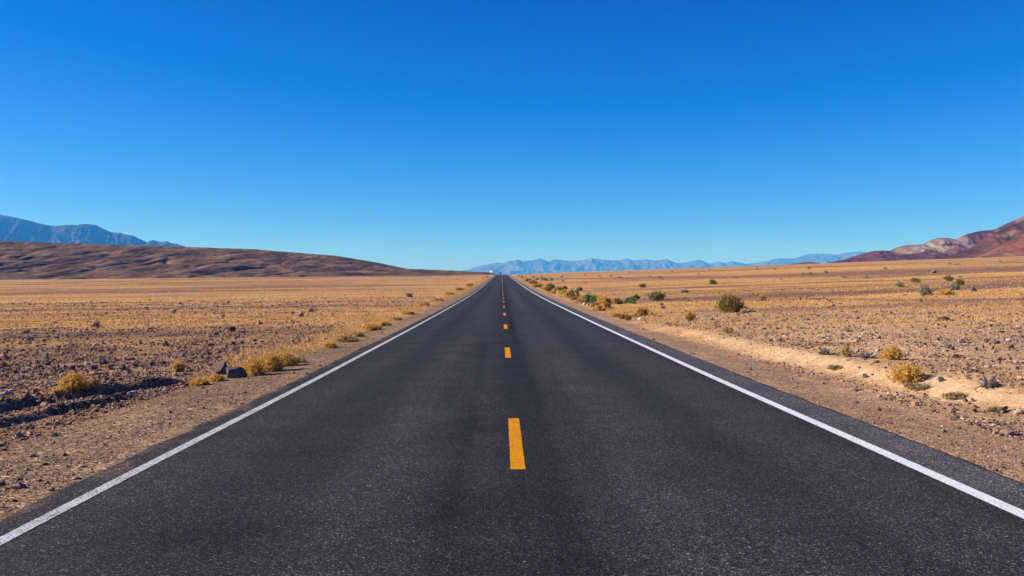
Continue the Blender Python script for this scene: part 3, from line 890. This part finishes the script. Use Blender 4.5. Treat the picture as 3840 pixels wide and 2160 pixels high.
def shrub_geo(seed, w, h, nst, per, leaf, dome=.55, fill=.35, lump=.28, flat=False):
    """branches and leaves of a dome-shaped shrub (w, h in metres)"""
    rg = np.random.default_rng(seed)
    a = rg.uniform(0, 2 * math.pi, nst)
    el = np.arcsin(rg.uniform(.0 if not flat else .05, 1, nst) ** dome)
    rad = (fill + (1 - fill) * rg.uniform(0, 1, nst) ** .45)
    lum = 1 + lump * fbm(np.cos(a) * 1.6 + seed, np.sin(a) * 1.6 + el * 1.3, 2, seed)
    tip = np.stack([np.cos(a) * np.cos(el) * w / 2, np.sin(a) * np.cos(el) * w / 2, np.sin(el) * h], 1) * (rad * lum)[:, None]
    tip[:, 2] = np.maximum(tip[:, 2], h * .05)
    base = tip * np.array([.10, .10, 0]) + rg.normal(0, .02 * w, (nst, 3)) * np.array([1, 1, 0])
    K = 5
    t = np.linspace(0, 1, K)[None, :, None]
    path = base[:, None] * (1 - t) + tip[:, None] * t
    path[:, :, 2] = base[:, None, 2] * (1 - t[..., 0]) + tip[:, None, 2] * t[..., 0] ** .85
    path += rg.normal(0, .025 * w, (nst, K, 3)) * (t * (1 - t) * 3)
    rr_ = np.linspace(1, .3, K)[None] * (.008 * w ** .5) * rg.uniform(.6, 1.3, nst)[:, None]
    bv, bf = tubes(path, rr_, 3)
    # leaves along the outer part of every stem
    n = nst * per
    i = np.repeat(np.arange(nst), per)
    tt = .45 + .55 * rg.uniform(0, 1, n) ** .6
    pos = base[i] * (1 - tt[:, None]) + tip[i] * tt[:, None]
    pos[:, 2] = tip[i, 2] * tt ** .85
    pos += rg.normal(0, 1, (n, 3)) * np.array([1, 1, .9]) * (.055 * w) * (.35 + .65 * tt[:, None])
    pos[:, 2] = np.maximum(pos[:, 2], .01)
    L = leaf * np.exp(rg.normal(0, .3, n)); Wd = L * rg.uniform(.35, .6, n)
    out = pos / (np.linalg.norm(pos, axis=1, keepdims=True) + 1e-6)
    d = out * .7 + rg.normal(0, .6, (n, 3)); d /= np.linalg.norm(d, axis=1, keepdims=True)
    s = np.cross(d, rg.normal(0, 1, (n, 3))); s /= np.linalg.norm(s, axis=1, keepdims=True) + 1e-9
    q = np.stack([pos, pos + d * (L * .5)[:, None] + s * (Wd * .5)[:, None], pos + d * L[:, None], pos + d * (L * .5)[:, None] - s * (Wd * .5)[:, None]], 1)
    return bv, bf, q.reshape(-1, 3), np.arange(n * 4).reshape(-1, 4)

def tumble_geo(seed, w, h, nst, per, leaf, twig=.0035):
    """a dry round tumbleweed: curved twigs with fine side twigs"""
    rg = np.random.default_rng(seed)
    a = rg.uniform(0, 2 * math.pi, nst); el = np.arcsin(rg.uniform(.02, 1, nst) ** .8)
    rad = .55 + .5 * rg.uniform(0, 1, nst) ** .6
    lum = 1 + .22 * fbm(np.cos(a) * 1.8 + seed, np.sin(a) * 1.8 + el, 3, seed)
    tip = np.stack([np.cos(a) * np.cos(el) * w / 2, np.sin(a) * np.cos(el) * w / 2, .08 * h + np.sin(el) * h * .95], 1) * (rad * lum)[:, None]
    K = 5; t = np.linspace(0, 1, K)[None, :, None]
    path = tip[:, None] * t
    path[:, :, 2] = tip[:, None, 2] * t[..., 0] ** .7
    path += rg.normal(0, .03 * w, (nst, K, 3)) * t * (1 - .5 * t)
    path[:, :, 2] = np.maximum(path[:, :, 2], .005)
    bv, bf = tubes(path, np.linspace(1.3, .5, K)[None] * twig * rg.uniform(.7, 1.3, nst)[:, None], 3)
    n = nst * per
    i = np.repeat(np.arange(nst), per); k = rg.uniform(.35, 1, n) * (K - 1)
    k0 = np.minimum(k.astype(int), K - 2); fr = (k - k0)[:, None]
    pos = path[i, k0] * (1 - fr) + path[i, k0 + 1] * fr + rg.normal(0, .018 * w, (n, 3))
    pos[:, 2] = np.maximum(pos[:, 2], .008)
    L = leaf * np.exp(rg.normal(0, .35, n)); Wd = np.minimum(L * .28, L)
    out = pos / (np.linalg.norm(pos, axis=1, keepdims=True) + 1e-6)
    d = out * .5 + rg.normal(0, .7, (n, 3)); d /= np.linalg.norm(d, axis=1, keepdims=True)
    s = np.cross(d, rg.normal(0, 1, (n, 3))); s /= np.linalg.norm(s, axis=1, keepdims=True) + 1e-9
    q = np.stack([pos - s * (Wd * .5)[:, None], pos + s * (Wd * .5)[:, None], pos + d * L[:, None] + s * (Wd * .3)[:, None], pos + d * L[:, None] - s * (Wd * .3)[:, None]], 1)
    return bv, bf, q.reshape(-1, 3), np.arange(n * 4).reshape(-1, 4)

seedc = [1000]
def plant(px, py, w, h, kind, label, name="shrub", cat="shrub", group=None, nst=None, per=None, leaf=None):
    """one plant with its base at a spot seen in the photograph; w, h in photo pixels"""
    x, y, z = at(px, py)
    W, H = 1.15 * w / F * y, 1.1 * h / F * y
    seedc[0] += 1; sd = seedc[0]
    root = bpy.data.objects.new(name, None); C.objects.link(root)
    root.location = (x, y + .25 * W, float(ground(x, y + .25 * W)) - .01)
    tag(root, label, cat, group)
    pxl = y / (F / 3.75)
    if kind in ('tumble', 'straw', 'orange', 'dead'):
        dens = {'tumble': 1.0, 'straw': .6, 'orange': .8, 'dead': .35}[kind]
        n_ = nst or int(np.clip(95 * (w / 45) ** 1.2 * dens, 60, 420)); p_ = per or (14 if kind != 'dead' else 5)
        g = tumble_geo(sd, W, H, n_, p_, leaf or max(.028 if kind != 'dead' else .05, 1.5 * pxl), max(.0025, .14 * pxl))
        tw, fo = ("branches", "twigs")
    else:
        n_ = nst or int(np.clip(55 * (w / 40) ** 1.2, 26, 240)); p_ = per or 20
        g = shrub_geo(sd, W, H, n_, p_, leaf or max(.03, 1.55 * pxl))
        tw, fo = ("branches", "foliage")
    wm = M_DEADWOOD if kind == 'dead' else (LEAF[kind] if fo == "twigs" else M_WOOD)
    link(tw, mesh_np(tw, g[0], g[1], wm), root)
    link(fo, mesh_np(fo, g[2], g[3], LEAF[kind]), root)
    return root

PL = [
 # right side, near to far
 (3420, 1440, 128, 72, 'tumble', "large round golden tumbleweed on the pale sand bank", "tumbleweed", "tumbleweed"),
 (3354, 1350, 82, 48, 'tumble', "rounded golden tumbleweed with a dark shadow above the sand bank", "tumbleweed", "tumbleweed"),
 (3177, 1338, 46, 44, 'straw', "sparse upright straw plant left of the rounded golden tumbleweed", "dry_plant", "plant"),
 (3260, 1345, 60, 18, 'dead', "low grey twigs between the straw plant and the rounded tumbleweed", "dead_shrub", "shrub"),
 (3096, 1331, 34, 20, 'dead', "small grey dead shrub at the top of the pale sand bank", "dead_shrub", "shrub"),
 (3723, 1456, 66, 30, 'dead', "grey tangled dead shrub right of the flat grey stone", "dead_shrub", "shrub"),
 (3142, 1384, 60, 6, 'weed', "green low weeds creeping at the left foot of the sand bank", "weed_patch", "weeds"),
 (3462, 1460, 92, 8, 'weed', "green creeping weeds just below the large tumbleweed", "weed_patch", "weeds"),
 (3600, 1494, 92, 9, 'weed', "brown green weeds left of the pale pinkish rocks", "weed_patch", "weeds"),
 (3745, 1548, 52, 14, 'weed', "yellow green weeds around the brown grey rock", "weed_patch", "weeds"),
 (2733, 1250, 38, 24, 'straw', "pale straw tuft in the brown patch above the sand bank", "dry_plant", "plant"),
 (2590, 1202, 40, 30, 'orange', "brown dry bush between the verge and the big olive gold bush", "dry_bush", "bush"),
 (2746, 1172, 102, 62, 'gold_olive', "big round olive gold bush, largest bush on the right plain", "bush", "bush", None, 230, 26),
 (2413, 1184, 44, 28, 'orange', "orange brown dry bush behind the pale upright rock", "dry_bush", "bush"),
 (2354, 1202, 24, 22, 'orange', "small orange dry bush nearest the asphalt on the right verge", "dry_bush", "bush"),
 (2310, 1188, 36, 16, 'tumble', "low golden clump left behind the small orange dry bush", "dry_bush", "bush"),
 (2248, 1166, 46, 18, 'tumble', "low golden clump on the verge below the bright green bush", "dry_bush", "bush"),
 (2280, 1160, 34, 20, 'orange', "brown clump touching the low golden clump below the green bush", "dry_bush", "bush"),
 (2205, 1134, 34, 30, 'green', "bright green bush, left half of the green pair by the verge", "bush", "bush"),
 (2228, 1140, 36, 28, 'green', "bright green bush, right half of the green pair by the verge", "bush", "bush"),
 (2266, 1140, 58, 27, 'tumble', "wide golden dry bush touching the bright green pair", "dry_bush", "bush"),
 (2320, 1141, 36, 19, 'gold_olive', "small olive gold bush right of the wide golden dry bush", "bush", "bush"),
 (2356, 1139, 24, 22, 'green', "left one of two small green bushes close together", "bush", "bush"),
 (2376, 1140, 24, 24, 'green', "right one of two small green bushes close together", "bush", "bush"),
 (2388, 1122, 26, 13, 'olive', "little olive bush just behind the two small green bushes", "bush", "bush"),
 (2466, 1127, 64, 30, 'olive', "wide olive shrub between the green bushes and the big round bush", "bush", "bush"),
 (2152, 1117, 44, 28, 'olive', "olive bush left behind the bright green pair", "bush", "bush"),
 (2150, 1108, 20, 17, 'green', "small green crown behind the olive bush at the verge", "bush", "bush"),
 (2192, 1139, 22, 12, 'orange', "low brown clump left of the bright green pair", "dry_bush", "bush"),
 (2130, 1112, 36, 14, 'tumble', "golden clump on the verge left of the olive bush", "dry_bush", "bush"),
 (2096, 1096, 38, 17, 'olive', "low dark olive bush above the pale verge rock", "bush", "bush"),
 (2118, 1086, 14, 9, 'olive', "tiny olive bush behind the low dark olive bush", "bush", "bush"),
 (2062, 1082, 31, 18, 'olive', "rounded olive bush at the verge halfway to the crest", "bush", "bush"),
 (2080, 1102, 44, 10, 'tumble', "golden clump at the gravel edge below the rounded olive bush", "dry_bush", "bush"),
 (2020, 1078, 34, 10, 'orange', "brown golden clump left of the rounded olive bush", "dry_bush", "bush"),
 (2176, 1090, 22, 12, 'dead', "grey thin shrub in the open grass behind the olive bush", "dead_shrub", "shrub"),
 (2410, 1078, 17, 9, 'olive', "lone small dark bush in the middle of the right grass", "bush", "bush"),
 (2674, 1066, 24, 12, 'olive', "lone ragged olive bush far behind the big round bush", "bush", "bush"),
 (2570, 1098, 34, 8, 'dead', "low grey shrub in the grass left behind the big round bush", "dead_shrub", "shrub"),
 (2860, 1130, 34, 22, 'straw', "straw coloured stalks right behind the big round bush", "dry_plant", "plant"),
 (2790, 1178, 30, 14, 'straw', "straw tuft at the right foot of the big round bush", "dry_plant", "plant"),
 (3474, 1107, 46, 40, 'sage', "tall sage green bush, largest of the far right bushes", "bush", "bush"),
 (3551, 1106, 50, 18, 'tumble', "low golden mound right of the tall sage bush", "dry_bush", "bush"),
 (3379, 1077, 30, 16, 'sage', "grey green bush left of the tall sage bush", "bush", "bush"),
 (3583, 1087, 38, 19, 'sage', "grey green bush in front of the round dark bush", "bush", "bush"),
 (3603, 1070, 32, 23, 'olive', "round dark olive bush with a shadow on the right plain", "bush", "bush"),
 (3562, 1053, 26, 16, 'olive', "dark olive bush behind the round dark bush", "bush", "bush"),
 (3435, 1060, 28, 14, 'olive', "low dark olive bush above the tall sage bush", "bush", "bush"),
 # left side
 (264, 1465, 104, 58, 'tumble', "round golden yellow bush at the edge of the left stony field", "tumbleweed", "tumbleweed"),
 (340, 1462, 56, 42, 'straw', "paler straw bush touching the round golden yellow bush", "dry_plant", "plant"),
 (214, 1480, 46, 18, 'tumble', "little golden tuft in front of the round golden yellow bush", "dry_plant", "plant"),
 (664, 1394, 50, 38, 'tumble', "small upright golden bush alone in the left stony field", "tumbleweed", "tumbleweed"),
 (742, 1446, 74, 24, 'tumble', "low golden brown bush left of the two boulders", "dry_bush", "bush"),
 (808, 1432, 60, 24, 'tumble', "low golden bush in front of the upright split boulder", "dry_bush", "bush"),
 (948, 1410, 96, 62, 'tumble', "nearest golden mound right of the two boulders", "dry_bush", "bush"),
 (1012, 1394, 100, 68, 'tumble', "middle golden mound between the nearest mound and the pale clump", "dry_bush", "bush"),
 (1070, 1374, 84, 50, 'tumble', "smaller golden mound behind the other golden mounds", "dry_bush", "bush"),
 (1110, 1362, 70, 30, 'straw', "pale straw clump at the far end of the golden mounds", "dry_plant", "plant"),
 (360, 1228, 34, 22, 'dead', "dark dead branches sticking up on the left plain", "dead_shrub", "shrub"),
 (1536, 1114, 24, 13, 'dead', "thin grey shrub in the golden grass left of the road", "dead_shrub", "shrub"),
 (1290, 1284, 96, 30, 'straw', "long straw coloured clump along the left verge", "dry_bush", "bush"),
 (1390, 1240, 80, 22, 'tumble', "golden clump on the left verge beyond the straw clump", "dry_bush", "bush"),
 (1590, 1148, 40, 12, 'straw', "small pale clump on the left verge halfway to the crest", "dry_bush", "bush"),
]
for a in PL: plant(*a)
for i, (px, py, w, h) in enumerate([(1975, 1056, 20, 8), (1998, 1064, 26, 9), (2046, 1086, 30, 10), (2062, 1092, 26, 10), (2112, 1104, 34, 12), (2160, 1126, 34, 13), (2178, 1130, 28, 12), (2340, 1196, 34, 15), (2386, 1190, 30, 13), (2236, 1152, 30, 12)]):
    plant(px, py, w, h, 'orange' if i % 2 else 'tumble', "small golden brown clump hugging the gravel edge along the right verge", "dry_bush", "bush", "small golden brown clumps along the right verge")
for i, (px, py, w, h) in enumerate([(1236, 1306, 54, 20), (1340, 1264, 60, 18), (1440, 1222, 50, 15), (1482, 1202, 44, 13), (1532, 1180, 44, 12), (1640, 1130, 34, 10), (1684, 1108, 30, 9), (1722, 1090, 24, 8), (1762, 1074, 22, 7)]):
    plant(px, py, w, h, 'straw' if i % 2 else 'tumble', "low golden clump in the loose row along the left gravel verge", "dry_bush", "bush", "low golden clumps along the left verge")

# far small shrubs, each its own object, sharing a few meshes
FAR = [(2040, 1053, 26, 15, 'olive'), (2066, 1053, 22, 12, 'sage'), (2015, 1050, 22, 10, 'olive'), (1958, 1042, 12, 9, 'green'), (1970, 1046, 13, 8, 'olive'),
 (1986, 1051, 15, 9, 'sage'), (2248, 1038, 17, 7, 'sage'), (2293, 1037, 11, 6, 'green'), (2326, 1041, 22, 6, 'sage'), (2475, 1044, 18, 10, 'olive'),
 (2437, 1039, 15, 5, 'sage'), (2107, 1041, 13, 8, 'olive'), (2195, 1033, 11, 6, 'olive'), (3033, 1009, 17, 9, 'green'), (3010, 1030, 26, 8, 'sage'), (3036, 1029, 28, 9, 'sage'),
 (3096, 1025, 24, 12, 'sage'), (3167, 1042, 24, 9, 'sage'), (3249, 1044, 26, 12, 'sage'), (3439, 1029, 26, 8, 'sage'), (3320, 1009, 17, 8, 'olive'), (3562, 991, 15, 6, 'olive'),
 (3588, 994, 25, 7, 'sage'), (3752, 981, 17, 6, 'sage'), (2110, 1056, 12, 8, 'olive'), (2030, 1044, 10, 7, 'olive'), (1945, 1036, 9, 6, 'olive'), (2000, 1042, 14, 6, 'olive'),
 (2360, 1024, 9, 5, 'olive'), (2660, 1013, 8, 5, 'olive'), (2520, 1019, 9, 5, 'olive'), (2840, 1009, 9, 4, 'olive'), (2905, 1012, 14, 5, 'olive'), (2760, 1044, 12, 6, 'olive'), (2930, 1048, 12, 5, 'olive'),
 (3600, 1040, 14, 6, 'olive'), (3700, 1010, 14, 6, 'sage'), (1826, 1041, 10, 7, 'olive'), (1812, 1043, 9, 5, 'olive'), (2620, 1030, 12, 6, 'sage'), (2195, 1063, 12, 6, 'sage'), (2255, 1046, 10, 5, 'olive')]
FARM = {}
KL = {'olive': "dark olive", 'sage': "grey green", 'green': "fresh green"}
for i, (px, py, w, h, kind) in enumerate(FAR):
    key = (kind, i % 3)
    if key not in FARM:
        g = shrub_geo(3000 + i, 2.0, 1.0, 34, 12, .22)
        FARM[key] = mesh_np("shrub", g[2], g[3], LEAF[kind])
    x, y, z = at(px, py)
    o = link("shrub", FARM[key], None, (x, y, z - .02))
    o.scale = (w / F * y / 2.0, w / F * y / 2.0, h / F * y / 1.0); o.rotation_euler = (0, 0, i * 1.3)
    side = "left" if px < 1880 else "right"
    tag(o, f"tiny distant {KL[kind]} shrub dotting the far plain {side} of the road", "shrub", f"distant {KL[kind]} shrubs on the {side} plain")

# ------------------------------------------------------------------ signs at the crest
def plain(name, c, rough=.6):
    nt = NT(name); nz = nt.noise(nt.n("TexCoord").outputs['Object'], 4, 4, .6)
    nt.base(nt.mix(c, nt.ramp(nz, [(.3, .85), (.7, 1.1)]), 1.0, 'MULTIPLY')); nt.b.inputs['Roughness'].default_value = rough
    return nt.m
M_SIGNW = plain("white_sign_paint", (.42, .43, .44)); M_SIGND = plain("dark_sign_back", (.02, .035, .05)); M_POST = plain("galvanised_post", (.33, .34, .36)); M_RUST = plain("rusty_steel", (.10, .035, .02))
M_SIGNB = plain("dark_blue_sign", (.015, .03, .09))
def empty(name, loc, label, cat):
    e = bpy.data.objects.new(name, None); C.objects.link(e); e.location = loc; return tag(e, label, cat)
def part(name, mb, mat, parent): return link(name, mb.build(name, mat), parent)
def spot(px, y):
    d = ray(px, 1030); d = d / d.y
    x = d.x * y
    return x, y, float(ground(x, y))
def topz(py, y):
    d = ray(1900, py); return CAMZ + d.z / d.y * y
# white board
x, y, z = spot(1841, 640.); zt, zb_ = topz(1014.5, y), topz(1021, y)
e = empty("notice_board", (x, y, z), "white board on two posts left of the road at the crest", "sign")
W = 9.5 / F * y / math.cos(R(50)); e.rotation_euler = (0, 0, R(-50))
m = MB(); m.box(0, 0, (zt + zb_) / 2 - z, W, .05, zt - zb_); part("board", m, M_SIGNW, e)
m = MB(); m.box(-W * .2, -.03, (zt + zb_) / 2 - z - .05, .16, .012, (zt - zb_) * .6); m.box(W * .36, -.03, (zt + zb_) / 2 - z - .05, .14, .012, (zt - zb_) * .6); part("lettering", m, M_SIGND, e)
for s in (-1, 1):
    m = MB(); m.box(s * W * .33, .075, (zt - z) / 2 - .2, .1, .1, zt - z + .4); part("post", m, M_POST, e)
# diamond
x, y, z = spot(1876, 655.); zc_ = topz(1024.2, y)
e = empty("road_sign", (x, y, z), "dark diamond shaped sign on a post at the end of the road", "sign")
m = MB(); m.box(0, 0, zc_ - z, 1.2, .03, 1.2, roty=R(45)); part("sign_plate", m, M_SIGND, e)
m = MB(); m.box(0, .07, (zc_ - z) / 2, .3, .1, zc_ - z + .4); part("post", m, M_SIGND, e)
# dark horizontal sign
x, y, z = spot(1921, 648.); zt, zb_ = topz(1017.6, y), topz(1019.9, y)
e = empty("road_sign", (x, y, z), "long dark blue sign board right of the road at the crest", "sign")
W = 10.6 / F * y
m = MB(); m.box(0, 0, (zt + zb_) / 2 - z, W, .05, zt - zb_); part("sign_plate", m, M_SIGNB, e)
for s in (-1, 1):
    m = MB(); m.box(s * W * .3, .075, (zt - z) / 2 - .2, .09, .1, zt - z + .4); part("post", m, M_POST, e)
# small sign
x, y, z = spot(1946, 645.); zt, zb_ = topz(1020, y), topz(1023.2, y)
e = empty("road_sign", (x, y, z), "very small dark square sign on a post right of the long board", "sign")
m = MB(); m.box(0, 0, (zt + zb_) / 2 - z, .46, .04, zt - zb_); part("sign_plate", m, M_SIGND, e)
m = MB(); m.box(0, .06, (zt - z) / 2 - .2, .08, .08, zt - z + .4); part("post", m, M_POST, e)
# rusty marker
x, y, z = at(1989, 1031)
hh = 5.6 / F * y
e = empty("marker_post", (x, y, z), "stubby rusty brown marker standing in the grass right of the road", "post")
m = MB(); m.box(0, 0, hh / 2 - .1, 2.0 / F * y, .12, hh + .2); part("post", m, M_RUST, e)
m = MB(); m.box(0, -.005, hh + .06, 2.6 / F * y, .16, .12); part("cap", m, M_SIGND, e)
# thin pole
x, y, z = spot(2281, 640.); zt, zb_ = topz(1011.5, y), topz(1017, y)
e = empty("sign_pole", (x, y, z), "tall thin pole with a narrow dark plate on the right skyline", "pole")
m = MB(); m.box(0, 0, (zt + zb_) / 2 - z, .26, .04, zt - zb_); part("sign_plate", m, M_SIGND, e)
m = MB(); m.box(0, .06, (zt - z) / 2 - .2, .1, .08, zt - z + .4); part("post", m, M_POST, e)

# ------------------------------------------------------------------ haze: the air between here and the mountains
m = MB(); m.box(0, 9900, 95, 38000, 23000, 950)
hz = m.build("haze", None)
hm = bpy.data.materials.new("haze_air"); hm.use_nodes = True
t = hm.node_tree; t.nodes.clear()
out = t.nodes.new("ShaderNodeOutputMaterial"); pv = t.nodes.new("ShaderNodeVolumePrincipled")
pv.inputs['Color'].default_value = (.05, .36, 1.0, 1)
pv.inputs['Absorption Color'].default_value = (1, 1, 1, 1)
pv.inputs['Density']. default_value = 8.5e-5
pv.inputs['Anisotropy'].default_value = 0.0
t.links.new(pv.outputs[0], out.inputs['Volume'])
hz.materials.append(hm)
tag(link("haze", hz), "thin blue desert haze between the plain and the far mountains", "haze", kind='stuff')
